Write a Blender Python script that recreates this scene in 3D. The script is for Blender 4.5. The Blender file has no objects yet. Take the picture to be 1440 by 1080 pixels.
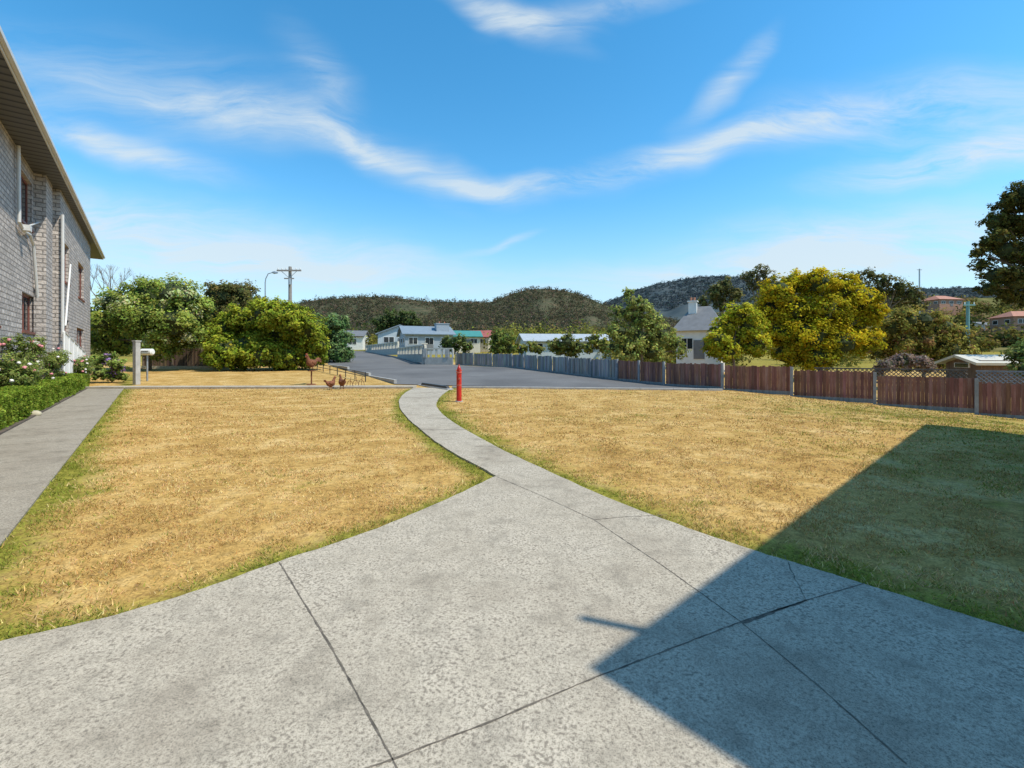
import bpy, bmesh, math, random
import numpy as np
from mathutils import Vector, Matrix
random.seed(7)
rng=np.random.default_rng(7)
H=1.6; F=641.0; U0=720.0; V0=500.0
scene=bpy.context.scene

# ------------------------------------------------------------ terrain / image-pixel projection helpers
def terrain(x,y):
    x=np.asarray(x,dtype=float); y=np.asarray(y,dtype=float)
    r=0.03*np.clip(y-23,0,22)+0.04*np.clip(y-45,0,60)
    f=-0.075*np.clip(x-10,0,14)*np.clip(1-(y-40)/60,0,1)
    return r+f
def T(x,y): return float(terrain(x,y))
def pixel_to_ground(u,v):
    """image pixel (u,v) projected onto the terrain -> world x,y"""
    a=(u-U0)/F; b=(v-V0)/F; y=0.5; st=0.02
    while y<180:
        if H-b*y<=T(a*y,y): break
        y+=st; st=0.02+y*0.002
    return (a*y,y)
def at(u,v,Y): return ((u-U0)/F*Y, Y, H+(V0-v)/F*Y)
D=np.array([-.622,.783]); N=np.array([.783,.622]); O=np.array([-4.27,3.80])
def perp(x,y): return (x-O[0])*N[0]+(y-O[1])*N[1]
def along(x,y): return (x-O[0])*D[0]+(y-O[1])*D[1]
def wall_s(u,p):      # distance along the long building at image column u on wall offset p
    a=(u-U0)/F
    y=(p+O[0]*N[0]+O[1]*N[1])/(a*N[0]+N[1])
    return along(a*y,y), y
def W(s,p,z): 
    q=O+D*s+N*p
    return (q[0],q[1],z)

# ------------------------------------------------------------ materials
def newmat(name):
    m=bpy.data.materials.new(name); m.use_nodes=True
    nt=m.node_tree; b=nt.nodes['Principled BSDF']; return m,nt,b
def nd(nt,t,**k):
    n=nt.nodes.new(t)
    for a,v in k.items(): setattr(n,a,v)
    return n
def ramp(nt,src,stops):
    r=nt.nodes.new('ShaderNodeValToRGB'); e=r.color_ramp.elements
    while len(e)<len(stops): e.new(0.5)
    for el,(p,c) in zip(e,stops):
        el.position=p; el.color=(c[0],c[1],c[2],1) if hasattr(c,'__len__') else (c,c,c,1)
    nt.links.new(src,r.inputs[0]); return r.outputs[0]
def mixc(nt,f,a,b,mode='MIX'):
    m=nt.nodes.new('ShaderNodeMix'); m.data_type='RGBA'; m.blend_type=mode
    for i,x in ((0,f),(6,a),(7,b)):
        if isinstance(x,(int,float)): m.inputs[i].default_value=x
        elif isinstance(x,tuple): m.inputs[i].default_value=(x[0],x[1],x[2],1)
        else: nt.links.new(x,m.inputs[i])
    return m.outputs[2]
def mth(nt,op,a,b=None,c=None):
    m=nt.nodes.new('ShaderNodeMath'); m.operation=op
    for i,x in enumerate((a,b,c)):
        if x is None: continue
        if isinstance(x,(int,float)): m.inputs[i].default_value=x
        else: nt.links.new(x,m.inputs[i])
    return m.outputs[0]
def wpos(nt): return nt.nodes.new('ShaderNodeNewGeometry').outputs['Position']
def noise(nt,vec,scale,detail=4,rough=.55,dist=0):
    n=nd(nt,'ShaderNodeTexNoise'); n.inputs['Scale'].default_value=scale
    n.inputs['Detail'].default_value=detail; n.inputs['Roughness'].default_value=rough
    n.inputs['Distortion'].default_value=dist
    nt.links.new(vec,n.inputs['Vector']); return n.outputs['Fac']
def bump(nt,b,h,strength,dist=.02):
    n=nt.nodes.new('ShaderNodeBump'); n.inputs['Strength'].default_value=strength
    n.inputs['Distance'].default_value=dist
    nt.links.new(h,n.inputs['Height']); nt.links.new(n.outputs[0],b.inputs['Normal'])
def plain(name,c,rough=.7,var=.25,scale=3.0,metal=0.0,bmp=.15):
    m,nt,b=newmat(name); p=wpos(nt)
    n=noise(nt,p,scale,3,.6)
    c0=tuple(x*(1-var) for x in c); c1=tuple(min(1,x*(1+var)) for x in c)
    nt.links.new(ramp(nt,n,[(.3,c0),(.7,c1)]),b.inputs['Base Color'])
    b.inputs['Roughness'].default_value=rough; b.inputs['Metallic'].default_value=metal
    return m
def leafmat(name,trans=.3):
    m,nt,b=newmat(name); nt.nodes.remove(b)
    a=nd(nt,'ShaderNodeAttribute',attribute_name='Col')
    d=nt.nodes.new('ShaderNodeBsdfDiffuse'); nt.links.new(a.outputs['Color'],d.inputs[0])
    t=nt.nodes.new('ShaderNodeBsdfTranslucent'); nt.links.new(a.outputs['Color'],t.inputs[0])
    mx=nt.nodes.new('ShaderNodeMixShader'); mx.inputs[0].default_value=trans
    nt.links.new(d.outputs[0],mx.inputs[1]); nt.links.new(t.outputs[0],mx.inputs[2])
    nt.links.new(mx.outputs[0],nt.nodes['Material Output'].inputs[0])
    return m
M_leaf=leafmat('foliage',.35); M_grass=leafmat('grass_blades',.25)
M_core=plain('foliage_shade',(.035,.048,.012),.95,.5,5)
M_bark=plain('bark',(.17,.135,.10),.9,.4,6)
M_deadbark=plain('bare_branch',(.24,.21,.18),.9,.3,6)
M_white=plain('white_paint',(.74,.73,.69),.5,.06,2)
M_cream=plain('cream_paint',(.60,.55,.44),.6,.08,2)
M_ltblue=plain('pale_blue_board',(.46,.51,.52),.6,.06,2)
M_bluegrey=plain('blue_grey_wall',(.30,.34,.38),.7,.08,2)
M_roofgrey=plain('grey_roof',(.17,.17,.17),.6,.15,2)
M_rooflight=plain('pale_metal_roof',(.40,.43,.44),.55,.1,2)
M_roofblue=plain('blue_grey_roof',(.20,.245,.28),.6,.1,2)
M_roofteal=plain('teal_roof',(.06,.24,.20),.5,.1,2)
M_roofred=plain('red_roof',(.36,.10,.075),.6,.15,2)
M_rooforange=plain('terracotta_roof',(.42,.17,.09),.6,.2,2)
M_redbrick=plain('red_brick_wall',(.38,.20,.13),.8,.2,3)
M_frame=plain('red_brown_frame',(.20,.065,.045),.5,.15,3)
M_pipe=plain('downpipe_paint',(.62,.61,.58),.4,.06,2)
M_fascia=plain('fascia_paint',(.58,.55,.50),.5,.1,1.5)
M_pole=plain('weathered_pole',(.28,.25,.22),.85,.2,3)
M_tealpole=plain('green_pole',(.13,.30,.30),.5,.1,3)
M_metal=plain('galvanised_metal',(.40,.42,.44),.4,.12,4,.6)
M_black=plain('dark_metal',(.03,.03,.032),.5,.2,5)
M_rust=plain('rusted_steel',(.19,.070,.032),.85,.5,9,.2,.4)
M_red=plain('red_enamel',(.50,.022,.012),.4,.25,9)
M_redfade=plain('red_enamel_faded',(.52,.10,.06),.6,.25,11)
M_rail=plain('fence_post_grey',(.27,.28,.29),.8,.2,4)
M_block=plain('grey_block',(.40,.385,.35),.85,.15,3)
M_dirt=plain('garden_soil',(.12,.09,.065),.95,.4,5)
M_stone=plain('sandstone',(.45,.40,.28),.9,.2,8)
M_pink=plain('pink_petals',(.70,.26,.28),.6,.25,12)
M_whitep=plain('white_petals',(.8,.75,.68),.6,.1,12)
M_joint=plain('joint_dirt',(.13,.11,.085),.95,.55,18)
m,nt,b=newmat('window_glass'); M_glass=m
b.inputs['Base Color'].default_value=(.02,.025,.03,1); b.inputs['Roughness'].default_value=.06

def concrete_mat(name,k=1.0):
    m,nt,b=newmat(name); p=wpos(nt)
    big=noise(nt,p,.75,5,.68,.3); mid=noise(nt,p,4.5,4,.72); fine=noise(nt,p,120,2,.8); grit=noise(nt,p,60,3,.7)
    base=ramp(nt,big,[(.30,(.35*k,.30*k,.23*k)),(.5,(.49*k,.43*k,.335*k)),(.70,(.60*k,.53*k,.42*k))])
    base=mixc(nt,.9,base,ramp(nt,mid,[(.25,.56),(.5,1.0),(.8,1.16)]),'MULTIPLY')
    base=mixc(nt,.9,base,ramp(nt,fine,[(.32,.45),(.5,1.0),(.7,1.25)]),'MULTIPLY')
    # worn aggregate pits, denser in weathered patches
    thr=mth(nt,'MULTIPLY_ADD',big,-.30,.735)
    pit=ramp(nt,mth(nt,'SUBTRACT',mth(nt,'MULTIPLY_ADD',mid,.22,grit),thr),[(.09,0.0),(.13,1.0)])
    base=mixc(nt,mth(nt,'MULTIPLY',pit,.68),base,(.11,.09,.07))
    nt.links.new(base,b.inputs['Base Color']); b.inputs['Roughness'].default_value=.9
    b.inputs['Specular IOR Level'].default_value=.1
    bump(nt,b,grit,.3,-.005)
    return m
M_conc=concrete_mat('concrete',.97); M_walk=concrete_mat('walkway_concrete',.74)

m,nt,b=newmat('asphalt'); M_asph=m; p=wpos(nt)
c=ramp(nt,noise(nt,p,.22,5,.6,.5),[(.3,(.115,.11,.105)),(.7,(.185,.178,.168))])
c=mixc(nt,.6,c,ramp(nt,noise(nt,p,25,3,.7),[(.3,.6),(.7,1.3)]),'MULTIPLY')
nt.links.new(c,b.inputs['Base Color']); b.inputs['Roughness'].default_value=.85; b.inputs['Specular IOR Level'].default_value=.15

# lawn / ground
m,nt,b=newmat('dry_grass_ground'); M_ground=m; p=wpos(nt)
a=nd(nt,'ShaderNodeAttribute',attribute_name='Col')
sc=nd(nt,'ShaderNodeSeparateColor'); nt.links.new(a.outputs['Color'],sc.inputs[0])
n1=noise(nt,p,1.0,6,.74,.15); n2=noise(nt,p,11,4,.72); n3=noise(nt,p,55,2,.75)
straw=ramp(nt,n1,[(.30,(.34,.195,.055)),(.5,(.53,.335,.11)),(.70,(.71,.50,.22))])
green=ramp(nt,n2,[(.3,(.15,.15,.022)),(.7,(.34,.30,.055))])
gf=mth(nt,'ADD',sc.outputs[0],mth(nt,'MULTIPLY_ADD',n2,.9,-.5)); 
gf=ramp(nt,gf,[(.17,0.0),(.75,1.0)])
c=mixc(nt,gf,straw,green)
c=mixc(nt,.9,c,ramp(nt,n2,[(.3,.45),(.52,1.0),(.75,1.25)]),'MULTIPLY')
c=mixc(nt,.9,c,ramp(nt,n3,[(.3,.5),(.52,1.0),(.75,1.35)]),'MULTIPLY')
nt.links.new(c,b.inputs['Base Color']); b.inputs['Roughness'].default_value=1; b.inputs['Specular IOR Level'].default_value=.03

def brick_mat(name,axis,c1,c2,mort):
    m,nt,b=newmat(name); p=wpos(nt)
    d=nd(nt,'ShaderNodeVectorMath',operation='DOT_PRODUCT'); nt.links.new(p,d.inputs[0]); d.inputs[1].default_value=axis
    s=nd(nt,'ShaderNodeSeparateXYZ'); nt.links.new(p,s.inputs[0])
    cb=nd(nt,'ShaderNodeCombineXYZ'); nt.links.new(d.outputs['Value'],cb.inputs[0]); nt.links.new(s.outputs[2],cb.inputs[1])
    br=nd(nt,'ShaderNodeTexBrick'); nt.links.new(cb.outputs[0],br.inputs['Vector'])
    br.inputs['Scale'].default_value=1; br.inputs['Brick Width'].default_value=.40; br.inputs['Row Height'].default_value=.17
    br.inputs['Mortar Size'].default_value=.022; br.inputs['Mortar Smooth'].default_value=.3
    br.inputs['Color1'].default_value=(*c1,1); br.inputs['Color2'].default_value=(*c2,1); br.inputs['Mortar'].default_value=(*mort,1)
    c=mixc(nt,.7,br.outputs['Color'],ramp(nt,noise(nt,p,1.2,4),[(.3,.82),(.7,1.12)]),'MULTIPLY')
    c=mixc(nt,.7,c,ramp(nt,noise(nt,p,12,3,.7),[(.3,.6),(.7,1.25)]),'MULTIPLY')
    nt.links.new(c,b.inputs['Base Color']); b.inputs['Roughness'].default_value=.9
    bump(nt,b,mth(nt,'SUBTRACT',noise(nt,p,12,2),mth(nt,'MULTIPLY',br.outputs['Fac'],1.5)),.9,.03)
    return m
ax=(D[0]+N[0],D[1]+N[1],0)
M_brick=brick_mat('grey_brick',ax,(.58,.52,.47),(.40,.36,.33),(.26,.235,.215))
m,nt,b=newmat('soffit_boards'); M_soffit=m; p=wpos(nt)
d=nd(nt,'ShaderNodeVectorMath',operation='DOT_PRODUCT'); nt.links.new(p,d.inputs[0]); d.inputs[1].default_value=(D[0],D[1],0)
w=mth(nt,'FRACT',mth(nt,'MULTIPLY',d.outputs['Value'],2.4))
nt.links.new(ramp(nt,w,[(0,(.012,.012,.012)),(.22,(.012,.012,.012)),(.3,(.11,.105,.095)),(1,(.09,.085,.078))]),b.inputs['Base Color'])

def paling_mat(name,ca,cb_,cc):
    m,nt,b=newmat(name); p=wpos(nt)
    mp=nd(nt,'ShaderNodeMapping'); mp.inputs['Scale'].default_value=(1,1,.12); nt.links.new(p,mp.inputs[0])
    a=nd(nt,'ShaderNodeAttribute',attribute_name='Col')
    c=ramp(nt,noise(nt,mp.outputs[0],9,4,.7),[(.28,ca),(.5,cb_),(.75,cc)])
    c=mixc(nt,.9,c,a.outputs['Color'],'MULTIPLY')
    nt.links.new(c,b.inputs['Base Color']); b.inputs['Roughness'].default_value=.9
    return m
M_palred=paling_mat('red_brown_palings',(.14,.058,.040),(.24,.108,.078),(.33,.19,.15))
M_palgrey=paling_mat('grey_palings',(.17,.16,.15),(.28,.265,.25),(.38,.365,.35))
M_palbrown=paling_mat('brown_palings',(.08,.05,.035),(.14,.09,.06),(.2,.13,.09))
def hill_mat(name,c0,c1,c2,s):
    m,nt,b=newmat(name); p=wpos(nt)
    c=ramp(nt,noise(nt,p,s,5,.7),[(.3,c0),(.5,c1),(.7,c2)])
    nt.links.new(c,b.inputs['Base Color']); b.inputs['Roughness'].default_value=1; b.inputs['Specular IOR Level'].default_value=0
    return m
M_hill=hill_mat('bush_hillside',(.05,.062,.035),(.085,.085,.05),(.15,.11,.07),.05)
M_hillfar=hill_mat('hazy_hillside',(.055,.078,.085),(.070,.090,.095),(.09,.10,.10),.012)  # bluish tones put the distance haze into the base colour
M_hillr=hill_mat('scrub_hillside',(.07,.08,.03),(.13,.125,.045),(.26,.21,.09),.09)

# ------------------------------------------------------------ mesh builder
def link(o,parent=None):
    scene.collection.objects.link(o)
    if parent: o.parent=parent
    return o
def empty(name,loc=(0,0,0),rz=0):
    e=bpy.data.objects.new(name,None); e.location=loc; e.rotation_euler=(0,0,rz); e.empty_display_size=.3
    return link(e)
class B:
    def __init__(s): s.v=[];s.f=[];s.m=[];s.mats=[];s.c=[]; s.col=(1,1,1)
    def mi(s,mat):
        if mat not in s.mats: s.mats.append(mat)
        return s.mats.index(mat)
    def add(s,vs,fs,mat):
        o=len(s.v); i=s.mi(mat)
        s.v+= [tuple(v) for v in vs]; s.c+=[s.col]*len(vs)
        for f in fs: s.f.append(tuple(o+k for k in f)); s.m.append(i)
    def box(s,c,size,mat,rz=0,top=1.0):
        x,y,z=[k/2 for k in size]; cs,sn=math.cos(rz),math.sin(rz); vs=[]
        for dz,k in ((-z,1),(z,top)):
            for dx,dy in ((-x,-y),(x,-y),(x,y),(-x,y)):
                dx*=k;dy*=k
                vs.append((c[0]+dx*cs-dy*sn,c[1]+dx*sn+dy*cs,c[2]+dz))
        s.add(vs,[(3,2,1,0),(4,5,6,7),(0,1,5,4),(1,2,6,5),(2,3,7,6),(3,0,4,7)],mat)
    def tube(s,pts,rad,mat,n=8,cap=True,sq=1.0):
        pts=[Vector(p) for p in pts]
        if not hasattr(rad,'__len__'): rad=[rad]*len(pts)
        vs=[];fs=[]
        up=None
        for i,p in enumerate(pts):
            t=(pts[min(i+1,len(pts)-1)]-pts[max(i-1,0)]).normalized()
            if up is None:
                up=Vector((0,0,1)) if abs(t.z)<.9 else Vector((1,0,0))
            a=(up-t*up.dot(t)).normalized(); up=a; bb=t.cross(a)
            for k in range(n):
                th=2*math.pi*k/n
                vs.append(p+a*math.cos(th)*rad[i]+bb*math.sin(th)*rad[i]*sq)
        for i in range(len(pts)-1):
            for k in range(n):
                k2=(k+1)%n
                fs.append((i*n+k,i*n+k2,(i+1)*n+k2,(i+1)*n+k))
        if cap:
            fs.append(tuple(range(n-1,-1,-1))); fs.append(tuple((len(pts)-1)*n+k for k in range(n)))
        s.add(vs,fs,mat)
    def ell(s,c,r,mat,n=10,jit=0,seed=0):
        rr=random.Random(seed); vs=[];fs=[];m_=n//2+1
        for i in range(m_+1):
            ph=math.pi*i/m_
            for k in range(n):
                th=2*math.pi*k/n; j=1+jit*(rr.random()-.5)
                vs.append((c[0]+r[0]*math.sin(ph)*math.cos(th)*j,c[1]+r[1]*math.sin(ph)*math.sin(th)*j,c[2]+r[2]*math.cos(ph)*j))
        for i in range(m_):
            for k in range(n):
                k2=(k+1)%n; fs.append((i*n+k,(i+1)*n+k,(i+1)*n+k2,i*n+k2))
        s.add(vs,fs,mat)
    def build(s,name,parent=None,smooth=False,bevel=0):
        me=bpy.data.meshes.new(name); me.from_pydata(s.v,[],s.f)
        for m in s.mats: me.materials.append(m)
        me.polygons.foreach_set('material_index',s.m)
        a=me.color_attributes.new('Col','FLOAT_COLOR','POINT')
        a.data.foreach_set('color',np.array([(*c,1) for c in s.c],dtype=np.float32).ravel())
        if smooth: me.polygons.foreach_set('use_smooth',[True]*len(s.f))
        me.update(); o=bpy.data.objects.new(name,me)
        if bevel:
            md=o.modifiers.new('bevel','BEVEL'); md.width=bevel; md.segments=2; md.limit_method='ANGLE'
        return link(o,parent)
def fast_mesh(name,V,k,C,mat,parent=None):
    V=np.ascontiguousarray(V,dtype=np.float32); n=len(V)
    me=bpy.data.meshes.new(name); me.vertices.add(n); me.vertices.foreach_set('co',V.ravel())
    me.loops.add(n); me.loops.foreach_set('vertex_index',np.arange(n,dtype=np.int32))
    me.polygons.add(n//k); me.polygons.foreach_set('loop_start',np.arange(0,n,k,dtype=np.int32))
    me.update(calc_edges=True)
    a=me.color_attributes.new('Col','FLOAT_COLOR','POINT')
    a.data.foreach_set('color',np.concatenate([C,np.ones((n,1))],1).astype(np.float32).ravel())
    me.materials.append(mat); o=bpy.data.objects.new(name,me); return link(o,parent)

# value noise (numpy)
_tab=rng.random((256,256))
def vn(x,y):
    xi=np.floor(x).astype(int); yi=np.floor(y).astype(int); fx=x-xi; fy=y-yi
    fx=fx*fx*(3-2*fx); fy=fy*fy*(3-2*fy)
    g=lambda a,b_: _tab[a%256,b_%256]
    return (g(xi,yi)*(1-fx)+g(xi+1,yi)*fx)*(1-fy)+(g(xi,yi+1)*(1-fx)+g(xi+1,yi+1)*fx)*fy
def fbm(x,y): return vn(x,y)*.55+vn(x*2.1+9,y*2.1+3)*.28+vn(x*4.3+1,y*4.3+7)*.17

# ------------------------------------------------------------ paving outlines (world)
def crom(P,n=6):
    P=[np.array(p,float) for p in P]; out=[]
    for i in range(len(P)-1):
        p0=P[max(i-1,0)];p1=P[i];p2=P[i+1];p3=P[min(i+2,len(P)-1)]
        for k in range(n):
            t=k/n
            out.append(.5*((2*p1)+(-p0+p2)*t+(2*p0-5*p1+4*p2-p3)*t*t+(-p0+3*p1-3*p2+p3)*t**3))
    out.append(P[-1]); return out
g0=lambda u,v:(np.array([(u-U0)/F,1.0])*H*F/(v-V0))
left_edge=[g0(*q) for q in [(0,908),(100,886),(200,860),(300,828),(390,795),(460,772),(530,747),(600,718),(650,695),(697,672)]]
pathL=[g0(*q) for q in [(697,672),(668,655),(640,640),(612,622),(590,604),(572,588),(562,573),(562,562),(570,553),(582,546)]]
pathR=[g0(*q) for q in [(636,546),(624,554),(616,563),(614,572),(624,585),(648,602),(700,631),(760,660),(850,701),(950,740),(1050,775),(1130,800),(1215,826),(1330,862),(1440,896)]]
edgeA=crom(left_edge); edgeB=crom(pathL); edgeC=crom(pathR)
poly=[np.array([-3.1,2.45])]+edgeA+edgeB[1:]+edgeC+[np.array([4.6,.9]),np.array([7,-1.5]),np.array([7,-6]),np.array([-3.1,-6])]
PZ=.028
def jag(P):
    out=[]
    for q in P:
        out.append((q[0]+(random.random()-.5)*.014,q[1]+(random.random()-.5)*.014))
    return out
bm=bmesh.new()
vv=[bm.verts.new((q[0],q[1],PZ)) for q in jag(poly)]
f=bm.faces.new(vv)
if f.normal.z<0: f.normal_flip()
ex=bmesh.ops.extrude_face_region(bm,geom=[f]); 
for e in ex['geom']:
    if isinstance(e,bmesh.types.BMVert): e.co.z=PZ
for v in vv: v.co.z=-.05
bmesh.ops.triangulate(bm,faces=bm.faces[:]); bmesh.ops.recalc_face_normals(bm,faces=bm.faces[:])
me=bpy.data.meshes.new('concrete_path'); bm.to_mesh(me); bm.free(); me.materials.append(M_conc)
link(bpy.data.objects.new('concrete_path',me))

def inpoly(x,y,P):
    P=np.array(P); ins=np.zeros(x.shape,bool); j=len(P)-1
    for i in range(len(P)):
        xi,yi=P[i]; xj,yj=P[j]
        c=((yi>y)!=(yj>y))&(x<(xj-xi)*(y-yi)/(yj-yi+1e-12)+xi)
        ins^=c; j=i
    return ins
def polydist(x,y,P):
    d=np.full(x.shape,1e9)
    for a,b_ in zip(P[:-1],P[1:]):
        ab=b_-a; t=np.clip(((x-a[0])*ab[0]+(y-a[1])*ab[1])/(ab@ab+1e-12),0,1)
        d=np.minimum(d,np.hypot(x-a[0]-t*ab[0],y-a[1]-t*ab[1]))
    return d
edge_all=edgeA+edgeB[1:]
def greenness(x,y):
    n=fbm(x*1.7,y*1.7); n2=fbm(x*.35+20,y*.35+5); n3=fbm(x*3.5+4,y*3.5)
    d1=polydist(x,y,edge_all); dR=polydist(x,y,edgeC)
    dw=np.abs(perp(x,y))
    g=1.0*np.exp(-(d1/.26)**1.3)+.95*np.exp(-(dR/.48)**1.2)+.95*np.exp(-(dw/.42)**1.3)
    right=np.clip((x-4.5-(y-6)*.15)/6,0,1)*np.clip((21-y)/8,0,1)
    g=g*(.5+1.0*n)+right*(.3+.6*n)
    g+=np.clip((n2-.5)*1.2,0,.35)*.7+np.clip((n3-.62)*2,0,.4)
    g=np.where((y>48)|(perp(x,y)<-8),.75,g)
    return np.clip(g-.08,0,1)

# ------------------------------------------------------------ ground sheet
def axis(lo,hi,fl,fh,fine):
    mid=np.arange(fl,fh,fine); out=[];s=fine;p=fh
    while p<hi: out.append(p); s*=1.18; p+=s
    out.append(hi); neg=[];s=fine;p=fl-fine
    while p>lo: neg.append(p); s*=1.18; p-=s
    neg.append(lo)
    return np.array(neg[::-1]+list(mid)+out)
X=axis(-2500,2500,-24,20,.14); Y=axis(-300,3000,1,27,.14)
gx,gy=np.meshgrid(X,Y); gz=terrain(gx,gy)
gr=greenness(gx.ravel(),gy.ravel())
nx,ny=len(X),len(Y)
V=np.stack([gx.ravel(),gy.ravel(),gz.ravel()],1).astype(np.float32)
ii=(np.arange(ny-1)[:,None]*nx+np.arange(nx-1)[None,:]).ravel()
Fc=np.stack([ii,ii+1,ii+nx+1,ii+nx],1).astype(np.int32)
me=bpy.data.meshes.new('ground'); me.vertices.add(len(V)); me.vertices.foreach_set('co',V.ravel())
me.loops.add(Fc.size); me.loops.foreach_set('vertex_index',Fc.ravel())
me.polygons.add(len(Fc)); me.polygons.foreach_set('loop_start',np.arange(0,Fc.size,4,dtype=np.int32))
me.update(calc_edges=True)
a=me.color_attributes.new('Col','FLOAT_COLOR','POINT')
a.data.foreach_set('color',np.stack([gr,gr,gr,np.ones_like(gr)],1).astype(np.float32).ravel())
me.materials.append(M_ground); link(bpy.data.objects.new('ground',me))

# grass blades
def blades(x0,x1,y0,y1,dens,h,w):
    n=int((x1-x0)*(y1-y0)*dens); x=rng.uniform(x0,x1,n); y=rng.uniform(y0,y1,n)
    k=(np.abs(x)<y*1.2+1.0)&(perp(x,y)>.0)&(~inpoly(x,y,poly))
    k&=rng.random(n)<np.clip(fbm(x*4,y*4)*2.6-.75,.05,1)
    x=x[k];y=y[k];n=len(x); z=terrain(x,y)
    g=greenness(x,y); hh=h*rng.uniform(.4,1.3,n)*(1+.5*g); ww=w*rng.uniform(.6,1.4,n)
    th=rng.uniform(0,6.283,n); ln=rng.uniform(.3,1.6,n)*hh; th2=rng.uniform(0,6.283,n)
    P=np.zeros((n,3,3)); 
    P[:,0]=np.stack([x-np.cos(th)*ww,y-np.sin(th)*ww,z],1)
    P[:,1]=np.stack([x+np.cos(th)*ww,y+np.sin(th)*ww,z],1)
    P[:,2]=np.stack([x+np.cos(th2)*ln,y+np.sin(th2)*ln,z+hh],1)
    isg=rng.random(n)<np.clip(g*1.1-.02,0,.9)
    tn=np.clip(fbm(x*1.6+40,y*1.6)[:,None]*1.9-.45+.25*rng.standard_normal((n,1)),0,1)
    st=(np.array([.43,.265,.085])*(1-tn)+np.array([.80,.58,.27])*tn)*rng.uniform(.6,1.3,(n,1))*(1+.08*rng.standard_normal((n,3)))
    gc=np.array([.22,.25,.04])*rng.uniform(.6,1.5,(n,1))
    c=np.where(isg[:,None],gc,st); c=np.clip(c,.01,.9)
    return P.reshape(-1,3),np.repeat(c,3,0)
L=[blades(-5,5,2.2,5,3600,.026,.0035),blades(-9,9,5,8,1900,.026,.005),blades(-16,14,8,14,700,.028,.009),blades(-22,18,14,22,240,.030,.014)]
fast_mesh('grass',np.concatenate([l[0] for l in L]),3,np.concatenate([l[1] for l in L]),M_grass)

# joints and cracks in the concrete
jb=B()
def joint(pts,w=.009,wob=.004):
    P=[g0(*q) for q in pts]; Q=[]
    for a_,b_ in zip(P[:-1],P[1:]):
        n=max(2,int(np.linalg.norm(b_-a_)/.04))
        for k in range(n): Q.append(a_+(b_-a_)*k/n)
    Q.append(P[-1]); vs=[];fs=[]
    for i,q in enumerate(Q):
        t=Q[min(i+1,len(Q)-1)]-Q[max(i-1,0)]; t=t/np.linalg.norm(t); nn=np.array([-t[1],t[0]])
        o=nn*random.uniform(-wob,wob); ww=w*random.uniform(.4,1.3)
        vs+=[(*(q+o+nn*ww),PZ+.002),(*(q+o-nn*ww),PZ+.002)]
        if i: k=2*i; fs.append((k-2,k-1,k+1,k))
    jb.add(vs,fs,M_joint)
joint([(393,796),(470,925),(552,1078),(600,1170)],.0055,.0016)
joint([(300,1165),(552,1078),(700,1020),(832,963),(1040,882),(1135,850),(1216,826)],.0050,.002)
joint([(700,674),(760,700),(835,735),(935,803),(1040,880),(1150,972),(1275,1085)],.0042,.0016)
joint([(835,735),(880,731),(938,728)],.005,.002)
joint([(1045,884),(1090,866),(1135,850)],.011,.005)
joint([(1103,786),(1118,820),(1134,850)],.0025,.006)
joint([(668,630),(722,629)],.009); joint([(598,590),(636,590)],.014); joint([(566,560),(618,560)],.02); joint([(588,606),(660,606)],.01)
jb.build('concrete_joints')

# strips draped on the terrain
def strip(name,Lp,Rp,nu,off,mat):
    Lp=crom(Lp,8);Rp=crom(Rp,8); vs=[];fs=[];n=min(len(Lp),len(Rp))
    for i in range(n):
        for k in range(nu+1):
            q=Lp[i]+(Rp[i]-Lp[i])*k/nu; vs.append((q[0],q[1],T(*q)+off))
    for i in range(n-1):
        for k in range(nu):
            a_=i*(nu+1)+k; fs.append((a_,a_+1,a_+nu+2,a_+nu+1))
    bb=B(); bb.add(vs,fs,mat); return bb.build(name)
ground_pts=lambda *q:[np.array(pixel_to_ground(*p)) for p in q]
strip('asphalt_road',ground_pts((556,541),(520,530),(490,522),(462,512),(455,503),(462,497),(470,493.5)),
      ground_pts((1016,549),(930,540.5),(850,530),(740,518.5),(640,513.5),(560,502),(524,494)),24,.03,M_asph)
wb=B()
def wslab(s0,s1,p0,p1,z0,z1,mat,bld):
    q=[W(s0,p0,z0),W(s1,p0,z0),W(s1,p1,z0),W(s0,p1,z0)]; t=[(a_[0],a_[1],z1) for a_ in q]
    bld.add(q+t,[(0,1,2,3),(7,6,5,4),(0,4,5,1),(1,5,6,2),(2,6,7,3),(3,7,4,0)],mat)
s=-9.0
while s<24.3:
    e=min(s+1.9,24.4); wslab(s,e-.012,-1.35,0,-.05,.020,M_walk,wb); s+=1.9
wb.build('walkway')
bb=B()
pa=np.array(W(24.5,-1.3,0)[:2]); pb=np.array(g0(584,545.5)); 
dd=pb-pa; ang=math.atan2(dd[1],dd[0]); L_=np.linalg.norm(dd)
k=0
while k<L_-.1:
    l=min(2.0,L_-k); c=pa+dd/L_*(k+l/2); bb.box((c[0],c[1],T(*c)+.03),(l-.02,.9,.14),M_conc,ang); k+=2.0
pa=np.array(g0(636,545.5)); pb=np.array(g0(1016,549.5)); dd=pb-pa; ang=math.atan2(dd[1],dd[0]); L_=np.linalg.norm(dd); k=0
while k<L_-.1:
    l=min(1.5,L_-k); c=pa+dd/L_*(k+l/2); bb.box((c[0],c[1],T(*c)+.03),(l-.015,.18,.12),M_block,ang); k+=1.5
Pl=ground_pts((556,540),(520,529.5),(490,521.5),(458,511))
for a_,b_ in zip(Pl[:-1],Pl[1:]):
    c=(a_+b_)/2; dd=b_-a_; bb.box((c[0],c[1],T(*c)+.04),(np.linalg.norm(dd),.16,.22),M_block,math.atan2(dd[1],dd[0]))
bb.build('kerb',bevel=.01)
bb=B(); wslab(-6,25,-3.0,-1.36,-.03,.05,M_dirt,bb); bb.build('garden_bed')

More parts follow.
